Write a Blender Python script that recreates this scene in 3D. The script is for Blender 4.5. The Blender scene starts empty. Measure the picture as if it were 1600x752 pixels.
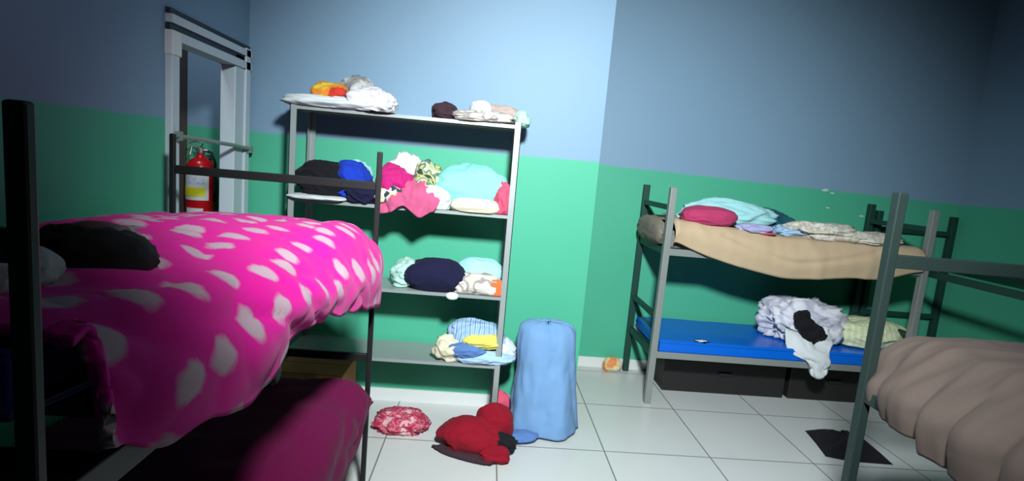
import bpy, bmesh, math, random
import numpy as np
from mathutils import Vector, Matrix, noise, Euler

S = bpy.context.scene
COL = S.collection
PI = math.pi

# ------------------------------------------------------------------ camera
FPX, YAW, PITCH, ROLL = 832.755, .053, .132, .087
EYE = Vector((0, 0, 1.5))
_fwd = Vector((math.sin(YAW)*math.cos(PITCH), math.cos(YAW)*math.cos(PITCH), -math.sin(PITCH)))
_rt0 = Vector((math.cos(YAW), -math.sin(YAW), 0))
_up0 = _rt0.cross(_fwd)
_rt = _rt0*math.cos(ROLL) + _up0*math.sin(ROLL)
_up = -_rt0*math.sin(ROLL) + _up0*math.cos(ROLL)
cam = bpy.data.cameras.new('camera'); cam.lens = 36*FPX/1600; cam.sensor_width = 36
cam.clip_start = .02
cam_o = bpy.data.objects.new('camera', cam); COL.objects.link(cam_o)
cam_o.matrix_world = Matrix(((_rt.x, _up.x, -_fwd.x, EYE.x), (_rt.y, _up.y, -_fwd.y, EYE.y), (_rt.z, _up.z, -_fwd.z, EYE.z), (0, 0, 0, 1)))
S.camera = cam_o

def ray(x, y):
    return _fwd*FPX + _rt*(x-800) - _up*(y-376)
def atY(x, y, Y):
    d = ray(x, y); return EYE + d*(Y/d.y)
def atZ(x, y, z):
    d = ray(x, y); return EYE + d*((z-EYE.z)/d.z)

# ------------------------------------------------------------------ light
S.view_settings.view_transform = 'Standard'; S.view_settings.look = 'None'
S.view_settings.gamma = 1; S.view_settings.use_curve_mapping = False
S.view_settings.exposure = 0.0
w = bpy.data.worlds.new('world'); S.world = w; w.use_nodes = True
w.node_tree.nodes['Background'].inputs[0].default_value = (.55, .75, 1, 1)
w.node_tree.nodes['Background'].inputs[1].default_value = .25

def lamp(kind, name, loc, target, energy, color, **kw):
    l = bpy.data.lights.new(name, kind); l.energy = energy; l.color = color
    for k, v in kw.items(): setattr(l, k, v)
    o = bpy.data.objects.new(name, l); COL.objects.link(o); o.location = loc
    o.rotation_euler = (Vector(target)-Vector(loc)).to_track_quat('-Z', 'Y').to_euler()
    return o
lamp('SPOT', 'ceiling_spot', (.22, .22, 2.62), (.62, 3.2, .90), 1010, (.88, .97, 1), spot_size=math.radians(96), spot_blend=1.0, shadow_soft_size=.14)
lamp('AREA', 'passage_fill', (-1.75, 2.6, 3.0), (-1.75, 2.6, 0), 13, (.85, .92, 1), size=.3)  # added light to lift the dark passage, stands for no known fixture
lamp('AREA', 'room_fill', (1.4, .6, 3.05), (1.4, .6, 0), 2.2, (.8, .93, 1), shape='RECTANGLE', size=1.2, size_y=.5)  # added weak fill for the whole room, not a real fixture

# ------------------------------------------------------------------ helpers
KA = .72     # overall reflectance of the paints and cloths
def ka(c): return tuple(x*KA for x in c)
def mat(name, color, rough=.75, var=.0, scale=8, metallic=0, bump=0, spec=.4, sheen=0):
    color = ka(color)
    m = bpy.data.materials.new(name); m.use_nodes = True
    nt = m.node_tree; b = nt.nodes['Principled BSDF']
    b.inputs['Roughness'].default_value = rough; b.inputs['Metallic'].default_value = metallic
    b.inputs['Specular IOR Level'].default_value = spec
    if sheen: b.inputs['Sheen Weight'].default_value = sheen
    tc = nt.nodes.new('ShaderNodeTexCoord'); n = nt.nodes.new('ShaderNodeTexNoise')
    n.inputs['Scale'].default_value = scale; n.inputs['Detail'].default_value = 4
    nt.links.new(tc.outputs['Object'], n.inputs['Vector'])
    mx = nt.nodes.new('ShaderNodeMix'); mx.data_type = 'RGBA'
    mx.inputs['A'].default_value = (*[c*(1-var) for c in color], 1)
    mx.inputs['B'].default_value = (*[min(1, c*(1+var)) for c in color], 1)
    nt.links.new(n.outputs['Fac'], mx.inputs['Factor']); nt.links.new(mx.outputs['Result'], b.inputs['Base Color'])
    if bump:
        n2 = nt.nodes.new('ShaderNodeTexNoise'); n2.inputs['Scale'].default_value = 260
        nt.links.new(tc.outputs['Object'], n2.inputs['Vector'])
        bp = nt.nodes.new('ShaderNodeBump'); bp.inputs['Strength'].default_value = bump; bp.inputs['Distance'].default_value = .002
        nt.links.new(n2.outputs['Fac'], bp.inputs['Height']); nt.links.new(bp.outputs['Normal'], b.inputs['Normal'])
    return m

def cloth(name, color, var=.08, sheen=.03):
    return mat(name, color, rough=.9, var=var, scale=14, bump=.25, spec=.15, sheen=sheen)

def patterned(name, colors, scale=20, kind='blotch', rough=.9):
    """cloth with several colours: blotches or stripes"""
    colors = [ka(c) for c in colors]
    m = bpy.data.materials.new(name); m.use_nodes = True
    nt = m.node_tree; b = nt.nodes['Principled BSDF']; b.inputs['Roughness'].default_value = rough
    b.inputs['Specular IOR Level'].default_value = .15
    tc = nt.nodes.new('ShaderNodeTexCoord')
    if kind == 'stripe':
        n = nt.nodes.new('ShaderNodeTexWave'); n.inputs['Scale'].default_value = scale
        n.inputs['Distortion'].default_value = 3; n.inputs['Detail'].default_value = 1
        out = n.outputs['Fac']
    else:
        n = nt.nodes.new('ShaderNodeTexNoise'); n.inputs['Scale'].default_value = scale
        n.inputs['Detail'].default_value = 1.5; out = n.outputs['Fac']
    nt.links.new(tc.outputs['Object'], n.inputs['Vector'])
    cr = nt.nodes.new('ShaderNodeValToRGB'); cr.color_ramp.interpolation = 'LINEAR'
    nt.links.new(out, cr.inputs[0])
    e = cr.color_ramp.elements
    lo, hi = (.0, 1) if kind == 'stripe' else (.34, .66)
    k = len(colors); pos = []
    for i, c in enumerate(colors):
        a = lo+(hi-lo)*i/k; z = lo+(hi-lo)*(i+1)/k; g = (z-a)*.18
        pos += [(a+g, c), (z-g, c)]
    while len(e) < len(pos): e.new(.5)
    for el, (p, c) in zip(e, pos): el.position = p; el.color = (*c, 1)
    nt.links.new(cr.outputs[0], b.inputs['Base Color'])
    return m

def tag(o, label=None, cat=None, group=None, kind=None):
    if label: o['label'] = label
    if cat: o['category'] = cat
    if group: o['group'] = group
    if kind: o['kind'] = kind
    return o

def empty(name, loc, label, cat, group=None, rz=0):
    o = bpy.data.objects.new(name, None); COL.objects.link(o); o.location = loc; o.rotation_euler = (0, 0, rz)
    o.empty_display_size = .1
    return tag(o, label, cat, group)

def obj(name, bm, m, parent=None, smooth=False, bevel=0):
    me = bpy.data.meshes.new(name)
    bmesh.ops.recalc_face_normals(bm, faces=bm.faces)
    bm.to_mesh(me); bm.free()
    o = bpy.data.objects.new(name, me); COL.objects.link(o)
    for x in (m if isinstance(m, (list, tuple)) else [m]): me.materials.append(x)
    if smooth:
        me.polygons.foreach_set('use_smooth', [True]*len(me.polygons))
    if parent: o.parent = parent
    if bevel:
        md = o.modifiers.new('bevel', 'BEVEL'); md.width = bevel; md.segments = 2; md.limit_method = 'ANGLE'
    return o

def box(bm, a, b, mi=0, rot=None, piv=None):
    """box between two corners"""
    vs = [bm.verts.new((x, y, z)) for x in (a[0], b[0]) for y in (a[1], b[1]) for z in (a[2], b[2])]
    if rot is not None:
        for v in vs: v.co = piv + rot @ (v.co-piv)
    for f in ((0, 1, 3, 2), (4, 6, 7, 5), (0, 4, 5, 1), (2, 3, 7, 6), (0, 2, 6, 4), (1, 5, 7, 3)):
        bm.faces.new([vs[i] for i in f]).material_index = mi
    return vs

def tube(bm, pts, r, n=10, cap=True, mi=0):
    pts = [Vector(p) for p in pts]; rings = []
    rr = r if isinstance(r, (list, tuple)) else [r]*len(pts)
    for i, p in enumerate(pts):
        t = (pts[min(i+1, len(pts)-1)]-pts[max(i-1, 0)]).normalized()
        u = t.orthogonal().normalized() if i == 0 else (u-t*u.dot(t)).normalized()
        v = t.cross(u)
        rings.append([bm.verts.new(p+(u*math.cos(2*PI*k/n)+v*math.sin(2*PI*k/n))*rr[i]) for k in range(n)])
    for a, b in zip(rings, rings[1:]):
        for k in range(n): bm.faces.new((a[k], a[(k+1) % n], b[(k+1) % n], b[k])).material_index = mi
    if cap:
        bm.faces.new(rings[0][::-1]).material_index = mi; bm.faces.new(rings[-1]).material_index = mi

def lathe(bm, prof, c=(0, 0, 0), n=28, mi=0):
    rings = []
    for r, z in prof:
        rings.append([bm.verts.new((c[0]+r*math.cos(2*PI*k/n), c[1]+r*math.sin(2*PI*k/n), c[2]+z)) for k in range(n)])
    for a, b in zip(rings, rings[1:]):
        for k in range(n): bm.faces.new((a[k], a[(k+1) % n], b[(k+1) % n], b[k])).material_index = mi
    bm.faces.new(rings[0][::-1]).material_index = mi; bm.faces.new(rings[-1]).material_index = mi

def ridge(p):
    return 1-abs(noise.noise(p))*2

def crumple(name, m, c, r, zs=None, seed=0, fold=.22, freq=2.0, rz=0, ang=0, power=2.6, sub=5, parent=None, drop=None):
    """a crumpled or folded piece of cloth: ellipsoid-like heap with creases, flat where it rests.
    c centre, r radii, zs height of the surface it rests on, drop=(dx,dy,len) lets one side hang."""
    bm = bmesh.new(); bmesh.ops.create_icosphere(bm, subdivisions=sub, radius=1)
    rnd = random.Random(seed); off = Vector((rnd.uniform(-50, 50), rnd.uniform(-50, 50), rnd.uniform(-50, 50)))
    ca, sa = math.cos(ang), math.sin(ang); cz, sz = math.cos(rz), math.sin(rz)
    for v in bm.verts:
        d = v.co.copy()
        # superellipsoid so that folded cloth is less of a ball
        k = (abs(d.x)**power+abs(d.y)**power+abs(d.z)**2)**(-1/power) if power != 2 else 1
        p = d*k
        q = Vector((d.x*ca-d.y*sa, d.x*sa+d.y*ca, d.z))
        q = Vector((q.x*1.0, q.y*2.2, q.z*1.5))*freq*.5
        wv = Vector((noise.noise(q+off), noise.noise(q+off+Vector((9, 3, 1))), noise.noise(q+off+Vector((3, 8, 5)))))
        f1 = ridge(q*.9+wv*.8+off)**2; f2 = ridge(q*2.1+wv*.6+off*1.7)**2
        f0 = noise.noise(d*1.3+off)
        s = 1+fold*(1.1*f0+.75*(f1-.5)+.16*(f2-.5))
        p = Vector((p.x*s*r[0], p.y*s*r[1], p.z*s*r[2]))
        v.co = Vector((p.x*cz-p.y*sz, p.x*sz+p.y*cz, p.z))
    C = Vector(c)
    for v in bm.verts:
        if zs is not None:
            zmin = zs-C.z+.002
            if v.co.z < zmin:
                over = zmin-v.co.z
                v.co.z = zmin
                L = math.hypot(v.co.x, v.co.y)
                if L > 1e-4: v.co.x *= 1+.10*min(1, over/r[2]); v.co.y *= 1+.10*min(1, over/r[2])
    base = zs if zs is not None else C.z
    for v in bm.verts: v.co.z += C.z-base
    o = obj(name, bm, m, parent, smooth=True)
    o.location = (C.x, C.y, base)
    return o

def garment(name, label, cat, m, pxbox, Y, ry, zs, seed, group=None, **kw):
    """heap whose silhouette spans the given width and height at depth Y"""
    x0, y0, x1, y1 = pxbox
    a = atY((x0+x1)/2, y0, Y); b = atY((x0+x1)/2, y1, Y)
    l = atY(x0, (y0+y1)/2, Y); r_ = atY(x1, (y0+y1)/2, Y)
    top = a.z; bot = b.z
    if zs is not None: bot = zs
    cz = bot+(top-bot)*.42
    o = crumple(name, m, ((l.x+r_.x)/2, Y, cz), ((r_.x-l.x)/2, ry, (top-cz)), zs=zs, seed=seed, **kw)
    return tag(o, label, cat, group)

def catmull(P, n):
    """P list of numpy arrays; n samples per span"""
    P = np.array(P, float); out = []
    m = len(P)
    for i in range(m-1):
        p0 = P[i-1] if i else 2*P[0]-P[1]
        p3 = P[i+2] if i+2 < m else 2*P[-1]-P[-2]
        for k in range(n):
            t = k/n
            out.append(.5*((2*P[i])+(-p0+P[i+1])*t+(2*p0-5*P[i]+4*P[i+1]-p3)*t*t+(-p0+3*P[i]-3*P[i+1]+p3)*t**3))
    out.append(P[-1]); return np.array(out)

def sheet(name, rows, m, nu=8, nv=8, amp=.01, freq=6, seed=0, thick=.006, parent=None, stretch=(1, 1), edge=0, crease=None):
    R = np.array([catmull([np.array(p, float) for p in row], nu) for row in rows])      # rows x U x 3
    G = np.array([catmull(R[:, j], nv) for j in range(R.shape[1])]).transpose(1, 0, 2)    # V x U x 3
    V, U, _ = G.shape
    bm = bmesh.new(); uvl = bm.loops.layers.uv.new('UVMap')
    du = np.gradient(G, axis=1); dv = np.gradient(G, axis=0)
    N = np.cross(du, dv); N /= (np.linalg.norm(N, axis=2, keepdims=True)+1e-9)
    lu = np.cumsum(np.linalg.norm(np.diff(G, axis=1, prepend=G[:, :1]), axis=2).mean(0))
    lv = np.cumsum(np.linalg.norm(np.diff(G, axis=0, prepend=G[:1]), axis=2).mean(1))
    off = Vector((seed*7.3, seed*3.1, seed*1.7))
    vs = []
    for i in range(V):
        row = []
        for j in range(U):
            p = Vector(G[i, j]); q = Vector((lu[j]*freq*stretch[0], lv[i]*freq*stretch[1], 0))+off
            wv = noise.noise(q*.7)
            h = (ridge(q+Vector((wv, wv, 0)))**2-.45)*amp+(ridge(q*2.3)**2-.45)*amp*.4
            if crease: h += crease(j/(U-1), i/(V-1))
            p += Vector(N[i, j])*h
            if edge:
                e = max(0, (j/(U-1)-.8)/.2)
                p.z += edge*e*noise.noise(Vector((lv[i]*9, 4, seed)))
            row.append(bm.verts.new(p))
        vs.append(row)
    for i in range(V-1):
        for j in range(U-1):
            f = bm.faces.new((vs[i][j], vs[i][j+1], vs[i+1][j+1], vs[i+1][j]))
            for lp, (a, b) in zip(f.loops, ((i, j), (i, j+1), (i+1, j+1), (i+1, j))): lp[uvl].uv = (lu[b], lv[a])
    me = bpy.data.meshes.new(name); bm.to_mesh(me); bm.free()
    me.polygons.foreach_set('use_smooth', [True]*len(me.polygons)); me.materials.append(m)
    o = bpy.data.objects.new(name, me); COL.objects.link(o)
    if parent: o.parent = parent
    if thick:
        md = o.modifiers.new('thickness', 'SOLIDIFY'); md.thickness = thick; md.offset = 0
    return o

# ------------------------------------------------------------------ materials
def wall_material(name, a, b, c=0):
    """blue above, green below; the paint edge lies at z = a + b*x + c*y"""
    m = bpy.data.materials.new(name); m.use_nodes = True
    nt = m.node_tree; bs = nt.nodes['Principled BSDF']; bs.inputs['Roughness'].default_value = .55
    bs.inputs['Specular IOR Level'].default_value = .3
    geo = nt.nodes.new('ShaderNodeNewGeometry'); sp = nt.nodes.new('ShaderNodeSeparateXYZ')
    nt.links.new(geo.outputs['Position'], sp.inputs[0])
    def M(op, x, y):
        n = nt.nodes.new('ShaderNodeMath'); n.operation = op
        for i, q in enumerate((x, y)):
            if isinstance(q, (int, float)): n.inputs[i].default_value = q
            else: nt.links.new(q, n.inputs[i])
        return n.outputs[0]
    n = nt.nodes.new('ShaderNodeTexNoise'); n.inputs['Scale'].default_value = 6; nt.links.new(geo.outputs['Position'], n.inputs['Vector'])
    e = M('ADD', M('ADD', M('MULTIPLY', sp.outputs[0], b), M('MULTIPLY', sp.outputs[1], c)), a)
    e = M('ADD', e, M('MULTIPLY', M('SUBTRACT', n.outputs['Fac'], .5), .012))
    d = M('SUBTRACT', sp.outputs[2], e)
    mr = nt.nodes.new('ShaderNodeMapRange'); mr.inputs['From Min'].default_value = -.008; mr.inputs['From Max'].default_value = .008
    nt.links.new(d, mr.inputs['Value'])
    n2 = nt.nodes.new('ShaderNodeTexNoise'); n2.inputs['Scale'].default_value = 1.6; n2.inputs['Detail'].default_value = 5
    nt.links.new(geo.outputs['Position'], n2.inputs['Vector'])
    def mix(f, A, B):
        x = nt.nodes.new('ShaderNodeMix'); x.data_type = 'RGBA'; nt.links.new(f, x.inputs['Factor'])
        for nm, q in (('A', A), ('B', B)):
            if isinstance(q, tuple): x.inputs[nm].default_value = (*q, 1)
            else: nt.links.new(q, x.inputs[nm])
        return x.outputs['Result']
    g = mix(n2.outputs['Fac'], GREEN_A, GREEN_B); u = mix(n2.outputs['Fac'], BLUE_A, BLUE_B)
    nt.links.new(mix(mr.outputs[0], g, u), bs.inputs['Base Color'])
    n3 = nt.nodes.new('ShaderNodeTexNoise'); n3.inputs['Scale'].default_value = 40; nt.links.new(geo.outputs['Position'], n3.inputs['Vector'])
    bp = nt.nodes.new('ShaderNodeBump'); bp.inputs['Strength'].default_value = .12; bp.inputs['Distance'].default_value = .004
    nt.links.new(n3.outputs['Fac'], bp.inputs['Height']); nt.links.new(bp.outputs[0], bs.inputs['Normal'])
    return m
GREEN_A, GREEN_B = ka((.075, .46, .28)), ka((.09, .52, .33))
BLUE_A, BLUE_B = ka((.22, .36, .50)), ka((.25, .40, .55))
G = 1.588
m_wall_near = wall_material('painted wall shelf side', G, 0)
m_wall_left = wall_material('painted wall door side', G-.037, 0, .017)
m_wall_far = wall_material('painted wall bunk side', 1.612, -.022)
m_wall_right = wall_material('painted wall right side', 1.53, 0)

def tile_material():
    m = bpy.data.materials.new('ceramic floor tile'); m.use_nodes = True
    nt = m.node_tree; bs = nt.nodes['Principled BSDF']
    geo = nt.nodes.new('ShaderNodeNewGeometry'); mp = nt.nodes.new('ShaderNodeMapping')
    mp.inputs['Location'].default_value = (-.758, -2.747, 0)
    nt.links.new(geo.outputs['Position'], mp.inputs['Vector'])
    br = nt.nodes.new('ShaderNodeTexBrick'); br.offset = 0; br.squash = 1
    br.inputs['Scale'].default_value = 1; br.inputs['Brick Width'].default_value = .602; br.inputs['Row Height'].default_value = .602
    br.inputs['Mortar Size'].default_value = .004; br.inputs['Mortar Smooth'].default_value = .1
    br.inputs['Color1'].default_value = (.54, .55, .53, 1); br.inputs['Color2'].default_value = (.51, .52, .495, 1)
    br.inputs['Mortar'].default_value = (.17, .18, .16, 1)
    nt.links.new(mp.outputs[0], br.inputs['Vector'])
    n = nt.nodes.new('ShaderNodeTexNoise'); n.inputs['Scale'].default_value = 2.4; n.inputs['Detail'].default_value = 6
    nt.links.new(geo.outputs['Position'], n.inputs['Vector'])
    mx = nt.nodes.new('ShaderNodeMix'); mx.data_type = 'RGBA'; mx.blend_type = 'MULTIPLY'; mx.inputs['Factor'].default_value = .12
    nt.links.new(br.outputs['Color'], mx.inputs['A']); nt.links.new(n.outputs['Fac'], mx.inputs['B'])
    nt.links.new(mx.outputs['Result'], bs.inputs['Base Color'])
    bs.inputs['Roughness'].default_value = .28; bs.inputs['Specular IOR Level'].default_value = .45
    return m
m_floor = tile_material()
m_ceil = mat('ceiling plaster', (.16, .16, .16), .9, .03)
m_base = mat('white baseboard tile', (.80, .82, .80), .3, .02)
m_alu = mat('white painted metal frame', (.62, .72, .78), .4, .03)
m_alu_dark = mat('dark rubber gasket', (.02, .04, .06), .6)
m_brown = mat('brown painted door', (.16, .11, .095), .6, .1)
m_steel = mat('grey painted steel', (.33, .36, .34), .45, .08, metallic=.3)  # also makes the green far bunk's front posts look lit
m_shelfm = mat('pale grey shelf metal', (.42, .47, .46), .42, .06, metallic=.35)
m_green_steel = mat('dark green painted steel', (.022, .040, .036), .5, .12, metallic=.1)
m_bunk_green = mat('deep green painted steel', (.012, .06, .045), .5, .12, metallic=.1)
m_black_steel = mat('black painted steel', (.006, .007, .007), .55, .2)
m_blue_matt = mat('glossy blue vinyl', (.0, .15, .75), .33, .05, scale=3, spec=.5)
m_blue_matt2 = mat('dark blue vinyl', (.006, .045, .28), .8, .05, scale=3)
m_tan = cloth('tan sheet', (.60, .45, .29), .05)
m_brownc = cloth('taupe brown blanket', (.12, .088, .075), .06)
m_magenta = cloth('dark magenta sheet', (.14, .002, .05), .08)
m_grey = cloth('grey cloth', (.25, .24, .24))
m_black = cloth('black cloth', (.010, .010, .014))
m_navy = cloth('navy cloth', (.012, .012, .045))
m_white = cloth('white cloth', (.75, .80, .82), .05)
m_cream = cloth('cream cloth', (.72, .68, .50), .05)
m_mint = cloth('mint cloth', (.28, .78, .68), .05)
m_palemint = cloth('pale mint cloth', (.50, .78, .68), .06)
m_cyan = cloth('pale cyan cloth', (.42, .80, .82), .06)
m_royal = cloth('royal blue cloth', (.012, .05, .50))
m_mag = cloth('magenta cloth', (.60, .02, .20))
m_pink = cloth('rose pink cloth', (.62, .11, .24))
m_pinkred = cloth('pink red cloth', (.75, .10, .18))
m_crimson = cloth('crimson cloth', (.52, .05, .15))
m_red = cloth('dark red cloth', (.27, .005, .018), .15)
m_lav = cloth('lavender cloth', (.45, .46, .72))
m_teal = cloth('dark teal cloth', (.012, .10, .14))
m_denim = cloth('denim blue cloth', (.11, .22, .50))
m_lblue = cloth('light blue cloth', (.19, .36, .62), .12)
m_paleblue = cloth('pale blue cloth', (.42, .62, .85))
m_yellow = cloth('yellow cloth', (.85, .75, .16))
m_orange = cloth('orange cloth', (.80, .18, .05))
m_dkbrown = cloth('dark brown cloth', (.05, .025, .035))
m_beige = cloth('beige cloth', (.50, .38, .34))
m_card = mat('brown cardboard', (.42, .22, .07), .85, .06)
m_card2 = mat('cardboard tape', (.30, .17, .06), .5, .05)
m_skin = mat('warm brown skin', (.10, .045, .03), .55, .05)
m_hair = mat('black hair', (.002, .002, .0025), .85, .3)
m_boxdark = mat('black plastic', (.018, .016, .016), .5, .1)
m_rubber = mat('black rubber', (.01, .01, .01), .6)
m_brass = mat('brass valve', (.35, .36, .30), .35, .05, metallic=.7)
m_redpaint = mat('glossy red paint', (.55, .006, .012), .25, .02)
m_floral = patterned('white floral cloth', [(.80, .76, .66), (.76, .72, .64), (.50, .50, .40), (.74, .60, .52)], 26)
m_multi = patterned('yellow green black print', [(.04, .06, .06), (.50, .55, .22), (.12, .20, .15), (.70, .68, .50), (.45, .52, .22)], 15)
m_flower = patterned('white yellow floral print', [(.04, .06, .06), (.85, .85, .80), (.80, .70, .20), (.85, .85, .80)], 18)
m_orangey = patterned('yellow orange red cloth', [(.85, .55, .06), (.85, .30, .04), (.65, .05, .03)], 9)
m_ygreen = patterned('pale yellow green striped cloth', [(.66, .74, .42), (.78, .82, .58)], 9, 'stripe')
m_bluestripe = patterned('blue and white striped cloth', [(.30, .50, .75), (.72, .82, .85), (.20, .36, .65)], 12, 'stripe')
m_pinkwhite = patterned('white cloth with pale pink stripes', [(.80, .80, .86), (.78, .62, .70), (.82, .84, .88)], 11, 'stripe')
m_greywhite = patterned('grey white cloth', [(.30, .30, .30), (.58, .58, .55), (.66, .64, .60)], 10)
m_lavstripe = patterned('white cloth with lavender shades', [(.80, .80, .88), (.60, .60, .72), (.80, .82, .88)], 7)
m_beigestack = patterned('beige white cloth', [(.70, .62, .54), (.38, .34, .32), (.74, .70, .66)], 13)
m_pinkprint = patterned('pink red print cloth', [(.45, .03, .08), (.62, .16, .22), (.50, .05, .10), (.75, .42, .46)], 24)

# pink fleece with pale clouds
def fleece():
    m = bpy.data.materials.new('hot pink fleece with pale clouds'); m.use_nodes = True
    nt = m.node_tree; b = nt.nodes['Principled BSDF']; b.inputs['Roughness'].default_value = .95
    b.inputs['Sheen Weight'].default_value = .08; b.inputs['Sheen Roughness'].default_value = .5; b.inputs['Specular IOR Level'].default_value = .1
    uv = nt.nodes.new('ShaderNodeUVMap'); uv.uv_map = 'UVMap'
    n = nt.nodes.new('ShaderNodeTexNoise'); n.inputs['Scale'].default_value = 22; nt.links.new(uv.outputs[0], n.inputs['Vector'])
    ad = nt.nodes.new('ShaderNodeVectorMath'); ad.operation = 'MULTIPLY_ADD'
    nt.links.new(n.outputs['Color'], ad.inputs[0]); ad.inputs[1].default_value = (.035, .035, 0); nt.links.new(uv.outputs[0], ad.inputs[2])
    mp = nt.nodes.new('ShaderNodeMapping'); mp.inputs['Scale'].default_value = (8.4, 7.8, 1)
    nt.links.new(ad.outputs[0], mp.inputs['Vector'])
    vo = nt.nodes.new('ShaderNodeTexVoronoi'); vo.voronoi_dimensions = '2D'; vo.inputs['Scale'].default_value = 1; vo.inputs['Randomness'].default_value = .55
    nt.links.new(mp.outputs[0], vo.inputs['Vector'])
    mr = nt.nodes.new('ShaderNodeMapRange'); mr.inputs['From Min'].default_value = .20; mr.inputs['From Max'].default_value = .30
    mr.inputs['To Min'].default_value = 1; mr.inputs['To Max'].default_value = 0
    nt.links.new(vo.outputs['Distance'], mr.inputs['Value'])
    mx = nt.nodes.new('ShaderNodeMix'); mx.data_type = 'RGBA'
    mx.inputs['A'].default_value = (.58, .005, .23, 1); mx.inputs['B'].default_value = (.42, .28, .33, 1)
    nt.links.new(mr.outputs[0], mx.inputs['Factor']); nt.links.new(mx.outputs['Result'], b.inputs['Base Color'])
    return m
m_fleece = fleece()

# ------------------------------------------------------------------ setting
XL, XR, YN, YF, XS, ZC = -1.42, 3.72, 3.219, 4.058, .654, 3.12
DY0, DY1, DZ = 2.47, 3.15, 2.04        # door opening
def struct(name, a, b, m):
    bm = bmesh.new(); box(bm, a, b); return tag(obj(name, bm, m), kind='structure')
struct('floor', (-2.7, -2.6, -.1), (3.9, 4.3, 0), m_floor)
struct('ceiling', (-2.7, -2.6, ZC), (3.9, 4.3, ZC+.1), m_ceil)
struct('wall_back', (XL-.06, YN, 0), (XS, 4.3, ZC), m_wall_near)
o = struct('wall_far', (XS, YF, 0), (3.9, 4.3, ZC), m_wall_far)
struct('wall_right', (XR, -2.6, 0), (3.9, YF, ZC), m_wall_right)
struct('wall_rear', (-2.7, -2.6, 0), (XR, -2.5, ZC), m_ceil)
bm = bmesh.new()
box(bm, (XL-.06, -2.5, 0), (XL, DY0, ZC)); box(bm, (XL-.06, DY0, DZ), (XL, YN, ZC)); box(bm, (XL-.06, DY1, 0), (XL, YN, DZ))
tag(obj('wall_left', bm, m_wall_left), kind='structure')
# passage behind the doorway
CY = 3.585
struct('wall_passage', (-2.7, CY, 0), (XL-.06, CY+.1, ZC), wall_material('painted wall passage', 1.60, 0))
struct('wall_passage_side', (-2.06, 1.6, 0), (-1.96, CY, ZC), m_brown)
struct('wall_passage_end', (-1.96, 1.6, 0), (XL-.06, 1.7, ZC), m_wall_left)
# baseboards
struct('baseboard_back', (-1.40, YN-.012, 0), (XS, YN, .08), m_base)
struct('baseboard_step', (XS, YN-.012, 0), (XS+.012, YF-.012, .08), m_base)
struct('baseboard_far', (XS+.012, YF-.012, 0), (XR-.012, YF, .08), m_base)
struct('baseboard_right', (XR-.012, -2.5, 0), (XR, YF, .08), m_base)
struct('baseboard_left', (XL, -2.5, 0), (XL+.012, DY0-.07, .08), m_base)
# chips in the paint of the far wall
rnd = random.Random(4)
bm = bmesh.new()
for px_, py_, s in ((1290, 297, .024), (1301, 302, .014), (1293, 325, .012), (1346, 338, .014)):
    p = atY(px_, py_, YF); ring = []
    for k in range(11):
        a = 2*PI*k/11; r = s*(.6+.5*rnd.random()); ring.append(bm.verts.new((p.x+r*math.cos(a)*1.4, YF-.0015, p.z+r*math.sin(a)*.55)))
    c = [bm.verts.new((v.co.x, YF+.001, v.co.z)) for v in ring]
    bm.faces.new(ring)
    for k in range(11): bm.faces.new((ring[k], ring[(k+1) % 11], c[(k+1) % 11], c[k]))
ch = obj('paint_chip', bm, mat('bare plaster', (.55, .72, .66), .9)); tag(ch, kind='structure'); ch.name = 'trim_1'

# door frame in the left wall
dr = tag(bpy.data.objects.new('door_1', None), kind='structure'); COL.objects.link(dr); dr.location = (XL, (DY0+DY1)/2, 0)
def part(name, bm, m, parent, **kw):
    o = obj(name, bm, m, None, **kw)
    o.parent = parent; o.matrix_parent_inverse = Matrix.Translation(-parent.location)
    return o
bm = bmesh.new()
box(bm, (XL-.06, DY0-.045, 0), (XL+.03, DY0+.012, 1.90)); part('near_jamb', bm, m_alu, dr, bevel=.004)
bm = bmesh.new(); box(bm, (XL-.005, DY0-.05, 1.86), (XL+.036, DY0+.02, 1.965)); part('jamb_cap', bm, m_base, dr, bevel=.006)
bm = bmesh.new()
box(bm, (XL-.06, DY1-.13, 0), (XL+.02, DY1-.03, 1.99)); box(bm, (XL-.06, DY1-.026, 0), (XL+.03, DY1+.03, 2.04)); part('far_jamb', bm, m_alu, dr, bevel=.004)
for z0, z1, m_, n_ in ((1.925, 1.965, m_alu, 'header_rail'), (1.968, 1.99, m_alu_dark, 'header_groove'), (1.995, 2.03, m_alu, 'header_rail'), (2.033, 2.055, m_alu_dark, 'header_seal')):
    bm = bmesh.new(); d = .03 if m_ is m_alu else .02
    box(bm, (XL-.06, DY0-.045, z0), (XL+d, DY1+.04, z1)); part(n_, bm, m_, dr)
bm = bmesh.new(); tube(bm, [(XL+.045, DY0-.07, 1.52), (XL+.045, DY0+.5, 1.50), (XL+.045, DY1+.03, 1.485)], .010)
box(bm, (XL+.03, DY0-.03, 1.50), (XL+.055, DY0-.005, 1.54)); box(bm, (XL+.03, DY1-.01, 1.465), (XL+.055, DY1+.02, 1.505))
part('door_bar', bm, m_steel, dr)

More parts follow.
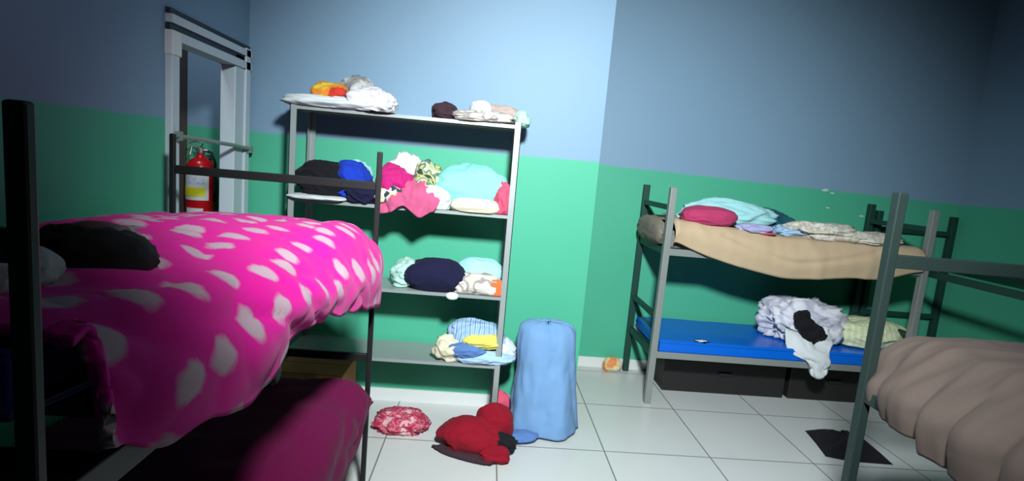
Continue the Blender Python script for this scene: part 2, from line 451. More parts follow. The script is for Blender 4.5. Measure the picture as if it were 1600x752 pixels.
# ------------------------------------------------------------------ bunk beds
def bunk(label, x0, x1, y0, y1, top, zu, zl, ge, gm, m, axis='y', cat='bunk bed', r=.02, ry=None, lit_front=None, slats=True, rail_h=.035):
    """bunk with posts at the four corners; axis is the long direction.  zu/zl = top of upper/lower side rails"""
    t = empty('bunk_bed', ((x0+x1)/2, (y0+y1)/2, 0), label, cat)
    def P(name, fn, mm=m, **kw):
        bm = bmesh.new(); fn(bm); return part(name, bm, mm, t, **kw)
    ry = ry or r
    for x in (x0, x1):
        for y in (y0, y1):
            mm = m
            if lit_front and y == y0: mm = lit_front  # paler steel puts the light on the front posts into their colour
            p = P('post', lambda b: box(b, (x-r, y-ry, .0), (x+r, y+ry, top)), mm, bevel=.004)
            bm = bmesh.new(); box(bm, (x-r-.004, y-ry-.004, 0), (x+r+.004, y+ry+.004, .035)); f = part('foot_cap', bm, m_rubber, t); f.parent = p; f.matrix_parent_inverse = Matrix.Translation(-t.location)
    h = rail_h; q = r*.7
    ends = ((y0, y1) if axis == 'y' else (x0, x1))
    for e in ends:
        for z, hh, nm in ((ge, h, 'guard_rail'), (gm, h, 'end_rail'), (zu, .045, 'end_rail'), (zl, .045, 'end_rail')):
            if z is None: continue
            if axis == 'y': P(nm, lambda b: box(b, (x0+r, e-q, z-hh), (x1-r, e+q, z)), bevel=.003)
            else: P(nm, lambda b: box(b, (e-q, y0+r, z-hh), (e+q, y1-r, z)), bevel=.003)
    for z in (zu, zl):
        if axis == 'y':
            for x in (x0, x1): P('side_rail', lambda b: box(b, (x-q, y0+r, z-.045), (x+q, y1-r, z)), bevel=.003)
        else:
            for y in (y0, y1): P('side_rail', lambda b: box(b, (x0+r, y-q, z-.045), (x1-r, y+q, z)), lit_front or m, bevel=.003)  # side rails take the same paler, lit-looking steel
        n = 9 if slats else 0
        for k in range(n):
            if axis == 'y':
                yy = y0+(y1-y0)*(k+.5)/n; P('slat', lambda b: box(b, (x0+q, yy-.035, z-.03), (x1-q, yy+.035, z-.012)))
            else:
                xx = x0+(x1-x0)*(k+.5)/n; P('slat', lambda b: box(b, (xx-.035, y0+q, z-.03), (xx+.035, y1-q, z-.012)))
    return t

def mattress(label, x0, x1, y0, y1, z0, z1, m, name='mattress', lift=0):
    t = empty(name, ((x0+x1)/2, (y0+y1)/2, z0), label, 'mattress')
    bm = bmesh.new(); box(bm, (x0, y0, z0), (x1, y1, z1))
    bmesh.ops.subdivide_edges(bm, edges=bm.edges[:], cuts=12, use_grid_fill=True)
    for v in bm.verts:
        if v.co.z > z1-1e-4: v.co.z += .006*noise.noise(v.co*5)
    for v in bm.verts: v.co.z += lift*max(0, 1-(v.co.y-y0)/.8)
    part('mattress_body', bm, m, t, bevel=.02, smooth=False)
    bm = bmesh.new()
    for z in (z0+.014, z1-.014):
        tube(bm, [(x0-.002, y0-.002, z+lift), (x1+.002, y0-.002, z+lift)]+([(x1+.002, y0+.8, z)] if lift else [])+[(x1+.002, y1+.002, z), (x0-.002, y1+.002, z)]+([(x0-.002, y0+.8, z)] if lift else [])+[(x0-.002, y0-.002, z+lift)], .005, 6)
    part('piping', bm, m, t)
    return t

BL = -.46
bunkA = bunk('black steel bunk bed in the left foreground under the pink cloud blanket', -1.29, BL+.004, .545, 2.254, 1.525, 1.10, .40, 1.40, .655, m_black_steel, r=.011, ry=.008)
mattress('dark blue vinyl mattress on the upper deck of the left foreground bunk', -1.265, BL-.065, .60, 2.20, 1.102, 1.19, m_blue_matt2, lift=.06)
mattress('dark blue vinyl mattress low in the left foreground bunk under a magenta sheet', -1.265, BL-.03, .625, 2.225, .402, .50, m_blue_matt2)
bunkB = bunk('bunk bed against the far wall with tan sheet above and blue mattress below', 1.2, 2.98, 3.43, 4.02, 1.475, 1.075, .37, 1.36, .62, m_bunk_green, axis='x', lit_front=m_steel, r=.022)
bunkC = bunk('bare dark green bunk bed in the far right corner of the room', 3.05, 3.66, 2.1, 4.02, 1.43, 1.065, .37, 1.31, .64, m_bunk_green, r=.022, slats=False)
bunkD = bunk('dark grey green bunk bed in the right foreground holding the brown blanket', 1.35, 2.12, -.15, 1.70, 1.535, .86, .37, 1.33, None, m_green_steel, r=.017, rail_h=.045)
mattress('brown covered mattress on the upper deck of the right foreground bunk', 1.43, 2.09, -.12, 1.63, .862, 1.025, m_brownc)

# pink blanket over the upper deck of the left foreground bunk
XW = -1.27
def prow(y, zt, sh, side, hem, mid=.0, xs=None):
    return [(XW-.035, y, zt-.07), (XW-.02, y, zt-.005), (-1.10, y, zt+mid), (-.90, y, zt+mid*1.5+.004), (-.70, y, zt+mid+.01), (sh[0], y, sh[1]), side + (), hem + ()]
def pr(y, zt, sh, side, hem, mid=0.0, y2=None):
    y2 = y if y2 is None else y2
    b_ = .062*math.exp(-((y-1.45)/.42)**2)
    return [(XW-.03, y, zt-.08), (XW-.012, y, zt-.005), (-1.10, y, zt+mid+b_*.6), (-.90, y, zt+mid+.004+b_), (-.70, y, zt+mid+.006+b_*.6), (sh[0], y, sh[1]), (side[0], y2, side[1]), (hem[0], y2, hem[1])]
rows = [
    pr(2.275, .98, (-.54, .95), (-.50, .93), (-.49, .90)),
    pr(2.295, 1.10, (-.52, 1.08), (-.445, 1.00), (-.45, .88)),
    pr(2.24, 1.185, (-.535, 1.195), (-.425, 1.09), (-.43, .87), .012),
    pr(2.0, 1.212, (-.52, 1.215), (-.405, 1.08), (-.42, .93), .012),
    pr(1.75, 1.215, (-.51, 1.215), (-.41, 1.10), (-.425, .99), .008),
    pr(1.5, 1.21, (-.51, 1.21), (-.42, 1.12), (-.43, 1.03), .006),
    pr(1.25, 1.225, (-.51, 1.22), (-.425, 1.15), (-.43, 1.065), .004),
    pr(1.05, 1.24, (-.51, 1.235), (-.425, 1.12), (-.44, 1.01), .004),
    pr(.90, 1.255, (-.51, 1.25), (-.43, 1.14), (-.435, 1.03), .004),
    pr(.80, 1.262, (-.51, 1.26), (-.43, 1.16), (-.43, 1.065), .006, .76),
    pr(.74, 1.268, (-.51, 1.27), (-.44, 1.20), (-.435, 1.11), .008, .67),
    pr(.70, 1.27, (-.52, 1.275), (-.455, 1.24), (-.435, 1.13), .008, .63),
    pr(.66, 1.27, (-.53, 1.275), (-.485, 1.27), (-.46, 1.245), .008, .645),
    pr(.61, 1.265, (-.54, 1.27), (-.49, 1.272), (-.46, 1.262), .0),
]
bl = sheet('blanket', rows, m_fleece, nu=11, nv=11, amp=.015, freq=4.2, seed=3, thick=.014, stretch=(1.1, .8), edge=.025)
tag(bl, 'hot pink fleece blanket with pale clouds spread over the upper left bunk', 'blanket')

# magenta sheet over the lower deck
def ms(y, zt, hem):
    return [(-1.395, y, zt-.10), (-1.36, y, zt-.03), (-1.0, y, zt), (-.75, y, zt+.01), (-.53, y, zt), (-.455, y, zt-.05), (-.435, y, (zt-.05+hem)/2), (-.435, y, hem)]
rows = [ms(2.245, .47, .44), ms(2.215, .535, .42), ms(2.1, .545, .40), ms(1.9, .55, .34), ms(1.7, .55, .30), ms(1.4, .55, .24), ms(1.1, .55, .16), ms(.8, .545, .10), ms(.6, .53, .08)]
sh_ = sheet('bed_sheet', rows, m_magenta, nu=7, nv=8, amp=.016, freq=4, seed=9, thick=.006, edge=.03)
tag(sh_, 'dark magenta sheet covering the lower deck of the left foreground bunk', 'sheet')

# tan sheet over mattress on the far bunk
mattress('mattress wrapped in the tan sheet on the upper far bunk', 1.235, 2.945, 3.46, 3.99, 1.077, 1.188, m_grey)
def tanrow(x, zt, hem, bulge=0):
    return [(x, 4.0, 1.15), (x, 3.985, zt-.01), (x, 3.85, zt), (x, 3.6, zt), (x, 3.45, zt+.005), (x, 3.395, zt-.03), (x, 3.375-bulge, (zt+hem)/2), (x, 3.385-bulge*.6, hem)]
rows = [tanrow(1.232, 1.245, 1.12), tanrow(1.262, 1.262, 1.12), tanrow(1.40, 1.256, 1.07), tanrow(1.58, 1.24, 1.02, .01), tanrow(1.80, 1.225, .975, .025),
        tanrow(2.0, 1.212, .945, .03), tanrow(2.2, 1.206, .955, .03), tanrow(2.45, 1.205, .98, .02), tanrow(2.65, 1.208, .985, .01), tanrow(2.85, 1.212, 1.04), tanrow(2.945, 1.20, 1.06)]
def tan_crease(u, v):
    s = 0
    if u > .6:
        c = .78-.07*math.sin(min(1, max(0, (v-.25)/.45))*PI)*0
        yy = .74+.14*math.sin(PI*min(1, max(0, (v-.28)/.5)))
        s = -.012*math.exp(-((u-yy)/.025)**2)*(1 if .28 < v < .78 else 0)
    return s
tan = sheet('bed_sheet', rows, m_tan, nu=9, nv=9, amp=.010, freq=3, seed=5, thick=.005, stretch=(.6, 1.2), crease=tan_crease)
tag(tan, 'tan sheet sagging over the front edge of the upper far bunk', 'sheet')
g = crumple('blanket', cloth('grey brown cloth', (.26, .23, .18)), (1.185, 3.72, 1.165), (.05, .26, .10), zs=None, seed=12, fold=.10, power=4)
tag(g, 'grey brown blanket end bulging out between the left posts of the far bunk', 'blanket')

# blue mattress on the lower far bunk
mattress('glossy bright blue mattress on the lower deck of the far bunk', 1.235, 2.945, 3.415, 3.99, .372, .455, m_blue_matt)

# dark boxes pushed under the far bunk
for xa, xb, lb in ((1028, 1209, 'long low black box under the left half of the far bunk'), (1216, 1345, 'long low black box under the right half of the far bunk')):
    pa = atZ(xa, 603+(xa-1028)*.049, 0); pb = atZ(xb, 603+(xb-1028)*.049, 0)
    t = empty('storage_box', ((pa.x+pb.x)/2, 3.83, 0), lb, 'box', 'boxes under the far bunk')
    yf = 3.665
    bm = bmesh.new(); box(bm, (pa.x, yf, .0), (pb.x, 3.95, .24)); part('box_body', bm, m_boxdark, t, bevel=.006)
    bm = bmesh.new(); box(bm, (pa.x-.006, yf-.006, .243), (pb.x+.006, 3.955, .27)); part('lid', bm, m_boxdark, t, bevel=.004)
    bm = bmesh.new(); box(bm, ((pa.x+pb.x)/2-.05, yf-.014, .14), ((pa.x+pb.x)/2+.05, yf-.001, .165)); part('handle', bm, m_boxdark, t, bevel=.003)

# brown blanket on the right foreground bunk
def brow(y, zt, x, hem):
    return [(2.10, y, zt-.03), (1.95, y, zt+.002), (1.75, y, zt+.006), (1.58, y, zt+.004), (1.48, y, zt), (max(x+.03, 1.405), y, zt-.05), (x+.01, y, zt-.13), (x-.005, y, (zt-.1+hem)/2-.01), (x+.005, y, hem)]
rows = [[(2.10, 1.735, .82), (1.95, 1.74, .80), (1.75, 1.745, .79), (1.60, 1.745, .79), (1.50, 1.74, .79), (1.45, 1.735, .80), (1.42, 1.735, .80), (1.40, 1.73, .80), (1.385, 1.725, .80)],
        [(2.10, 1.74, .99), (1.95, 1.75, .98), (1.75, 1.755, .98), (1.60, 1.755, .96), (1.50, 1.75, .94), (1.44, 1.745, .92), (1.41, 1.745, .90), (1.385, 1.74, .85), (1.378, 1.735, .82)],
        brow(1.705, 1.045, 1.372, .815), brow(1.64, 1.055, 1.348, .82), brow(1.55, 1.06, 1.315, .82), brow(1.45, 1.062, 1.295, .815), brow(1.35, 1.062, 1.29, .80), brow(1.25, 1.062, 1.29, .79), brow(1.1, 1.062, 1.29, .77), brow(.9, 1.062, 1.29, .76), brow(.6, 1.06, 1.29, .75)]
def bcrease(u, v):
    if u < .6: return 0
    k = min(1, (u-.6)/.25)*min(1, max(0, (v-.12)/.1))
    a = math.sin(v*21-u*.8+.9*math.sin(v*9)); return k*(-.040*max(0, 1-abs(a)*1.6)**1.3+.016*abs(a)+.006*math.sin(v*61+1+u*3))*(1-.55*max(0, (u-.8)/.2))
bb = sheet('blanket', rows, m_brownc, nu=8, nv=12, amp=.012, freq=5, seed=7, thick=.007, stretch=(.35, 1.6), crease=bcrease)
tag(bb, 'taupe brown blanket draped in folds over the right foreground bunk', 'blanket')

# ------------------------------------------------------------------ shelf unit
SX0, SX1, SY0, SY1 = -1.053, .151, 2.869, 3.185
SZ = (1.734, 1.252, .797, .401)
su = empty('shelf_unit', ((SX0+SX1)/2, (SY0+SY1)/2, 0), 'tall grey metal shelf unit piled with clothes against the green wall', 'shelf unit')
for x in (SX0, SX1):
    for y in (SY0, SY1):
        sx = 1 if x == SX0 else -1; sy = 1 if y == SY0 else -1
        bm = bmesh.new()
        box(bm, (min(x, x+sx*.034), min(y, y+sy*.004), 0), (max(x, x+sx*.034), max(y, y+sy*.004), 1.75))
        box(bm, (min(x, x+sx*.004), min(y, y+sy*.034), 0), (max(x, x+sx*.004), max(y, y+sy*.034), 1.75))
        part('post', bm, m_shelfm, su)
for z in SZ:
    bm = bmesh.new()
    box(bm, (SX0+.005, SY0+.005, z-.004), (SX1-.005, SY1-.005, z))
    box(bm, (SX0+.005, SY0+.0055, z-.018), (SX1-.005, SY0+.009, z-.004)); box(bm, (SX0+.005, SY1-.009, z-.018), (SX1-.005, SY1-.0055, z-.004))
    box(bm, (SX0+.0055, SY0+.01, z-.018), (SX0+.009, SY1-.01, z-.004)); box(bm, (SX1-.009, SY0+.01, z-.018), (SX1-.0055, SY1-.01, z-.004))
    box(bm, (SX0+.01, (SY0+SY1)/2-.02, z-.016), (SX1-.01, (SY0+SY1)/2+.02, z-.005))
    part('shelf', bm, m_shelfm, su)
GT = 'clothes on the top shelf'; G2 = 'clothes on the second shelf'; G3 = 'clothes on the third shelf'; G4 = 'clothes on the bottom shelf'
GU = 'clothes on the upper far bunk'; GL = 'clothes on the lower far bunk'; GF = 'clothes dropped on the floor'
m1, m2, m3, m4 = SZ
g_ = garment
# top shelf
g_('folded_cloth', 'long white folded cloth at the left end of the top shelf', 'cloth', m_white, (448, 151, 612, 176), 2.97, .14, m1, 1, GT, fold=.10, power=4)
g_('garment', 'yellow and orange garment on white cloth on top shelf', 'clothes', m_orangey, (490, 130, 548, 162), 2.95, .09, m1+.035, 2, GT, fold=.2)
g_('garment', 'crumpled grey and off-white garment topping the left pile on top shelf', 'clothes', m_greywhite, (534, 121, 584, 160), 3.02, .09, m1+.035, 3, GT, fold=.25)
g_('garment', 'white garment with pale pink stripes on the top shelf', 'clothes', m_pinkwhite, (545, 138, 618, 188), 2.93, .10, m1, 4, GT, fold=.22)
g_('garment', 'small dark brown garment poking out under white pile on top shelf', 'clothes', m_dkbrown, (572, 176, 616, 190), 2.89, .05, m1, 5, GT, fold=.2, sub=4)
g_('garment', 'dark brown rolled garment near the middle of the top shelf', 'clothes', m_dkbrown, (676, 160, 716, 185), 2.95, .09, m1, 6, GT, fold=.2)
g_('garment', 'white balled garment on the right pile of top shelf', 'clothes', m_white, (732, 157, 770, 186), 3.03, .08, m1, 7, GT, fold=.15)
g_('folded_cloth', 'beige pink folded cloth lying flat on right of top shelf', 'cloth', m_beigestack, (705, 174, 806, 194), 2.95, .11, m1, 8, GT, fold=.16, power=4)
g_('garment', 'brown striped garment at the back right of the top shelf', 'clothes', m_beige, (755, 166, 815, 190), 3.07, .08, m1, 9, GT, fold=.25)
g_('garment', 'light grey garment hanging over the right end of top shelf', 'clothes', m_palemint, (803, 174, 828, 200), 3.02, .09, m1, 10, GT, fold=.2, sub=4)
# second shelf
g_('garment', 'large black garment on the left of the second shelf', 'clothes', m_black, (468, 252, 556, 312), 2.98, .13, m2+.02, 11, G2, fold=.16)
g_('garment', 'royal blue garment beside black one on second shelf', 'clothes', m_royal, (524, 253, 578, 300), 2.99, .11, m2+.02, 13, G2, fold=.22)
g_('garment', 'pale cyan garment peeking behind blue one on second shelf', 'clothes', m_cyan, (540, 250, 583, 290), 3.09, .07, m2, 14, G2, fold=.2)
g_('folded_cloth', 'white folded cloth under black garment on second shelf', 'cloth', m_white, (452, 303, 548, 319), 2.95, .13, m2, 15, G2, fold=.06, power=5)
g_('garment', 'navy garment behind the bunk post on the second shelf', 'clothes', m_navy, (542, 284, 594, 320), 2.93, .09, m2, 16, G2, fold=.2)
g_('garment', 'magenta garment rolled on the second shelf above pink one', 'clothes', m_mag, (588, 257, 645, 305), 2.95, .10, m2+.02, 17, G2, fold=.2)
g_('garment', 'white and lavender garment arching over magenta one on second shelf', 'clothes', m_pinkwhite, (604, 246, 668, 300), 3.05, .09, m2, 18, G2, fold=.3)
g_('garment', 'yellow green and black printed garment on the second shelf', 'clothes', m_multi, (640, 258, 698, 312), 3.00, .11, m2, 19, G2, fold=.25)
g_('garment', 'white and yellow floral garment at edge of second shelf', 'clothes', m_flower, (586, 286, 636, 322), 2.90, .06, m2, 20, G2, fold=.2)
g_('garment', 'large mint green garment on the right of the second shelf', 'clothes', m_mint, (682, 257, 790, 322), 3.0, .13, m2, 21, G2, fold=.14, ang=.6)
g_('folded_cloth', 'cream folded cloth below the mint garment on second shelf', 'cloth', m_cream, (704, 309, 784, 325), 2.90, .05, m2, 22, G2, fold=.08, power=5)
g_('garment', 'pink red garment at the right end of second shelf', 'clothes', m_pinkred, (772, 284, 800, 328), 2.93, .08, m2, 23, G2, fold=.2)
g_('garment', 'white garment between floral and mint ones on second shelf', 'clothes', m_white, (652, 290, 706, 322), 2.91, .06, m2, 24, G2, fold=.15)
# pink garment hanging over the shelf edge
def W(x, y, Y): p = atY(x, y, Y); return (p.x, p.y, p.z)
rows = [[W(594, 300, 2.93), W(612, 292, 2.93), W(636, 280, 2.94), W(662, 282, 2.94), W(690, 300, 2.93)],
        [W(590, 312, 2.875), W(612, 306, 2.865), W(636, 298, 2.85), W(662, 302, 2.86), W(688, 312, 2.87)],
        [W(590, 324, 2.86), W(612, 320, 2.85), W(634, 312, 2.84), W(660, 320, 2.845), W(684, 320, 2.86)],
        [W(594, 333, 2.86), W(612, 331, 2.85), W(630, 322, 2.84), W(655, 340, 2.845), W(676, 327, 2.86)]]
pk = sheet('garment', rows, m_pink, nu=9, nv=9, amp=.02, freq=9, seed=11, thick=.012, stretch=(1.4, .5))
tag(pk, 'rose pink garment hanging over the front of the second shelf', 'clothes', G2)
# third shelf
g_('garment', 'pale mint garment at the left of the third shelf pile', 'clothes', m_palemint, (612, 407, 660, 456), 3.02, .11, m3, 31, G3, fold=.22)
g_('garment', 'large navy garment on the third shelf', 'clothes', m_navy, (634, 404, 728, 457), 2.97, .12, m3, 32, G3, fold=.10)
g_('garment', 'pale cyan garment on the right of third shelf', 'clothes', m_cyan, (708, 404, 790, 445), 3.05, .10, m3+.01, 33, G3, fold=.12)
g_('folded_cloth', 'white and beige cloth stack in front on third shelf', 'cloth', m_beigestack, (698, 427, 788, 464), 2.95, .08, m3, 34, G3, fold=.18, power=4)
g_('garment', 'small orange red garment at right end of third shelf', 'clothes', m_orange, (764, 437, 788, 457), 2.89, .025, m3, 35, G3, fold=.15, sub=4)
g_('paper_tag', 'small white tag hanging on front edge of third shelf', 'tag', m_white, (697, 457, 716, 467), 2.862, .006, None, 36, fold=.05, sub=3, power=6)
# bottom shelf
g_('garment', 'cream white garment at the left of the bottom shelf pile', 'clothes', m_cream, (680, 522, 730, 567), 2.95, .09, m4, 41, G4, fold=.28)
g_('garment', 'blue and white striped garment topping the bottom shelf pile', 'clothes', m_bluestripe, (702, 500, 788, 545), 3.0, .11, m4+.05, 42, G4, fold=.16)
g_('garment', 'yellow garment in the middle of the bottom shelf pile', 'clothes', m_yellow, (722, 519, 785, 538), 2.93, .08, m4+.09, 43, G4, fold=.12)
g_('garment', 'denim blue garment under yellow one on bottom shelf', 'clothes', m_denim, (700, 532, 762, 556), 2.92, .08, m4+.035, 44, G4, fold=.14)
g_('garment', 'pale blue garment in front on bottom shelf', 'clothes', m_paleblue, (708, 544, 800, 572), 2.93, .08, m4, 45, G4, fold=.16, power=3)
g_('garment', 'white garment at the right end of bottom shelf', 'clothes', m_white, (755, 528, 806, 572), 3.0, .09, m4, 46, G4, fold=.2)

# ------------------------------------------------------------------ clothes on the far bunk
g_('garment', 'crimson rounded garment on the left of the upper far bunk', 'clothes', m_crimson, (1062, 322, 1148, 372), 3.50, .12, 1.25, 51, GU, fold=.08)
g_('garment', 'pale blue white garment heaped behind crimson one on upper far bunk', 'clothes', m_cyan, (1064, 313, 1205, 376), 3.68, .13, 1.24, 52, GU, fold=.22)
g_('garment', 'lavender garment in front on the upper far bunk', 'clothes', m_lav, (1148, 350, 1208, 376), 3.46, .07, 1.225, 53, GU, fold=.2)
g_('garment', 'dark teal garment trailing right from the heap on upper far bunk', 'clothes', m_teal, (1158, 328, 1238, 380), 3.78, .12, 1.215, 54, GU, fold=.2)
g_('garment', 'small pink garment at the edge of the tan sheet', 'clothes', m_pinkred, (1185, 364, 1212, 378), 3.42, .03, 1.22, 55, GU, fold=.15, sub=4)
g_('garment', 'pale blue garment between the two heaps on upper far bunk', 'clothes', m_paleblue, (1208, 353, 1255, 378), 3.60, .10, 1.212, 56, GU, fold=.25)
g_('garment', 'white floral garment heaped on right of the upper far bunk', 'clothes', m_floral, (1236, 349, 1348, 384), 3.53, .12, 1.208, 57, GU, fold=.3)
g_('garment', 'flat white floral garment beside the dark post on upper far bunk', 'clothes', m_floral, (1320, 364, 1402, 388), 3.48, .10, 1.21, 58, GU, fold=.25)
# lower far bunk
l = .458
gw = g_('garment', 'white garment with lavender shading heaped on the blue mattress', 'clothes', m_lavstripe, (1190, 468, 1312, 566), 3.66, .17, l, 61, GL, fold=.3, freq=2.6)
rows = [[W(1240, 490, 3.50), W(1250, 486, 3.50), W(1262, 488, 3.50)], [W(1244, 508, 3.47), W(1256, 502, 3.465), W(1270, 500, 3.47)], [W(1252, 524, 3.455), W(1266, 517, 3.45), W(1284, 514, 3.455)], [W(1268, 538, 3.45), W(1280, 534, 3.445), W(1294, 526, 3.45)]]
bk = sheet('garment', rows, m_black, nu=8, nv=8, amp=.03, freq=14, seed=2, thick=.02)
tag(bk, 'narrow black garment tucked into the white heap on blue mattress', 'clothes', GL)
rows = [[W(1225, 515, 3.50), W(1250, 520, 3.48), W(1275, 528, 3.47), W(1300, 535, 3.48)],
        [W(1232, 548, 3.43), W(1254, 548, 3.41), W(1278, 552, 3.40), W(1296, 552, 3.41)],
        [W(1262, 566, 3.395), W(1270, 567, 3.385), W(1284, 568, 3.385), W(1294, 568, 3.395)],
        [W(1266, 582, 3.39), W(1272, 590, 3.38), W(1282, 591, 3.38), W(1290, 583, 3.39)]]
sl_ = sheet('sleeve', rows, m_white, nu=8, nv=8, amp=.02, freq=8, seed=4, thick=.02)
sl_.parent = gw; sl_.matrix_parent_inverse = Matrix.Translation(-gw.location)
g_('garment', 'pale yellow green striped garment on the right of blue mattress', 'clothes', m_ygreen, (1292, 497, 1412, 572), 3.64, .16, l, 63, GL, fold=.16, ang=.3)
g_('garment', 'small navy garment lying at left of white heap', 'clothes', m_navy, (1186, 508, 1222, 540), 3.78, .07, l, 64, GL, fold=.2, sub=4)
g_('tissue', 'small white crumpled tissue at front edge of blue mattress', 'tissue', m_white, (1080, 541, 1104, 560), 3.44, .03, l, 65, fold=.4, sub=4)

# ------------------------------------------------------------------ things on the floor
# light blue sheet draped over a narrow upright stand
def ring(cx, cy, z, rx, ry, ph=0, wob=0):
    out = []
    for k in range(15):
        a = 2*PI*k/14+PI/2
        r = 1+wob*math.sin(a*5+ph)
        out.append((cx+rx*r*math.cos(a), cy+ry*r*math.sin(a), z))
    return out
cx, cy = .42, 2.96
rows = [ring(.415, 3.02, .63, .02, .012), ring(.415, 3.02, .632, .09, .045), ring(.415, 3.02, .61, .148, .075), ring(.418, 3.01, .56, .165, .10, 0, .02), ring(.42, 3.0, .42, .172, .12, .3, .04),
        ring(.42, 2.98, .25, .180, .135, .5, .06), ring(.425, 2.965, .10, .188, .145, .7, .09), ring(.43, 2.96, .012, .198, .15, .8, .11)]
bs = sheet('draped_sheet', rows, m_lblue, nu=4, nv=7, amp=.020, freq=5, seed=21, thick=.006, stretch=(1.8, .35))
tag(bs, 'light blue sheet draped over a narrow upright shape beside the shelf unit', 'sheet')
tl = crumple('corner', m_denim, (.29, 2.80, .03), (.10, .055, .03), zs=.0, seed=22, fold=.2, sub=4, rz=.3)
tl.parent = bs
# red bundle
rb = empty('red_bundle', (.06, 2.74, 0), 'dark red cloth bundle with a black opening on the floor', 'clothes', GF)
def pc(name, m, c, r, **kw):
    o = crumple(name, m, c, r, **kw); o.parent = rb; o.matrix_parent_inverse = Matrix.Translation(-rb.location); return o
pc('body', m_red, (.02, 2.70, .07), (.185, .12, .095), zs=.0, seed=71, fold=.12, rz=-.15)
pc('hood', m_red, (.135, 2.76, .11), (.105, .075, .115), zs=0, seed=72, fold=.10)
pc('flap', m_red, (.14, 2.58, .035), (.08, .05, .045), zs=0, seed=73, fold=.2)
pc('opening', m_black, (.17, 2.65, .065), (.085, .05, .055), zs=0, seed=74, fold=.2)
pc('lining', m_dkbrown, (0, 2.61, .012), (.17, .05, .018), zs=0, seed=75, fold=.2, rz=-.35, sub=4)
g_('garment', 'small pink cloth at the foot of the right shelf post', 'clothes', m_pinkred, (768, 612, 796, 650), 3.06, .05, 0, 76, GF, fold=.2, sub=4)
p = atZ(628, 668, 0)
o = crumple('garment', m_pinkprint, (p.x, p.y, .035), (.15, .12, .065), zs=0, seed=77, fold=.2, freq=2.6); tag(o, 'crumpled pink and red printed cloth on the floor below the shelves', 'clothes', GF)
# black garment on the floor (two pointed wings)
ctr = [(1258, 674), (1275, 694), (1290, 714), (1330, 722), (1395, 727), (1365, 700), (1350, 689), (1335, 682), (1308, 674), (1320, 684), (1290, 676)]
bm = bmesh.new()
pts = [atZ(x, y, 0) for x, y in ctr]; cen = sum(pts, Vector())/len(pts)
def densify(P, n=6):
    out = []
    for i in range(len(P)):
        a, b = P[i], P[(i+1) % len(P)]
        for k in range(n): out.append(a.lerp(b, k/n))
    return out
D = densify(pts, 5); L = 9; rings = []
for li in range(L):
    t = li/L
    rings.append([bm.verts.new((cen.x+(q.x-cen.x)*(1-t), cen.y+(q.y-cen.y)*(1-t), .004+.05*math.sin(min(1, t*1.6)*PI/2)*(.6+.5*ridge(Vector((q.x*6, q.y*6, t*2)))))) for q in D])
for a, b in zip(rings, rings[1:]):
    for k in range(len(D)): bm.faces.new((a[k], a[(k+1) % len(D)], b[(k+1) % len(D)], b[k]))
bm.faces.new(rings[-1]); lo = [bm.verts.new((v.co.x, v.co.y, .001)) for v in rings[0]]
for k in range(len(D)): bm.faces.new((rings[0][(k+1) % len(D)], rings[0][k], lo[k], lo[(k+1) % len(D)]))
bm.faces.new(lo[::-1])
for v in bm.verts: v.co -= Vector((cen.x, cen.y, 0))
o = obj('garment', bm, m_black, smooth=True); o.location = (cen.x, cen.y, 0)
tag(o, 'flat black garment with pointed ends on the tiles behind right foreground post', 'clothes', GF)
# orange packet by the far wall
p = atZ(955, 572, 0)
pkt = crumple('packet', patterned('orange and yellow wrapper', [(.85, .30, .12), (.85, .62, .25), (.80, .75, .55)], 14), (p.x-.02, p.y-.10, .045), (.075, .045, .06), zs=0, seed=81, fold=.15, sub=4)
tag(pkt, 'small orange and yellow packet on the floor by the far wall', 'packet')
# cardboard box behind the left bunk
a = atY(475, 560, 2.95); b = atY(562, 596, 2.95)
cb = empty('cardboard_box', ((a.x+b.x)/2, 2.72, 0), 'brown cardboard box standing behind the left foreground bunk', 'box')
bm = bmesh.new(); box(bm, (a.x-.02, 2.57, 0), (b.x, 2.84, .41)); part("carton", bm, m_card, cb, bevel=.004)
bm = bmesh.new(); box(bm, (a.x-.02, 2.57, .411), (b.x, 2.70, .415)); box(bm, (a.x-.02, 2.708, .411), (b.x, 2.84, .415)); part('flap', bm, m_card, cb)
bm = bmesh.new(); box(bm, ((a.x+b.x)/2-.03, 2.566, .22), ((a.x+b.x)/2+.03, 2.569, .41)); part('tape', bm, m_card2, cb)
g_('tissue', 'small white cloth on the magenta sheet near the lower rail', 'cloth', m_white, (408, 562, 436, 592), 2.12, .04, .548, 82, fold=.25, sub=4)

# ------------------------------------------------------------------ fire extinguisher in the doorway
ex = empty('fire_extinguisher', (-1.825, 3.49, 1.0), 'red fire extinguisher with white and yellow label hanging inside the doorway', 'fire extinguisher')
c = (-1.825, 3.49, 0)
bm = bmesh.new(); lathe(bm, [(.066, 1.0), (.078, 1.008), (.08, 1.02), (.08, 1.33), (.076, 1.36), (.062, 1.385), (.04, 1.40), (.024, 1.41), (.022, 1.43)], c); part('cylinder', bm, m_redpaint, ex, smooth=True)
def band(z0, z1, m_, nm, a0=-2.5, a1=-.5, r=.0812):
    bm = bmesh.new(); n = 16
    A = [bm.verts.new((c[0]+r*math.cos(a0+(a1-a0)*k/n), c[1]+r*math.sin(a0+(a1-a0)*k/n), z)) for z in (z0, z1) for k in range(n+1)]
    for k in range(n): bm.faces.new((A[k], A[k+1], A[n+1+k+1], A[n+1+k]))
    o = part(nm, bm, m_, ex); md = o.modifiers.new('t', 'SOLIDIFY'); md.thickness = .001; return o
m_lab = mat('white label', (.75, .76, .74), .5, .04); m_laby = mat('yellow label', (.85, .80, .02), .5, .02); m_labb = patterned('printed pale blue block', [(.55, .62, .75), (.72, .74, .76), (.45, .52, .72)], 60)
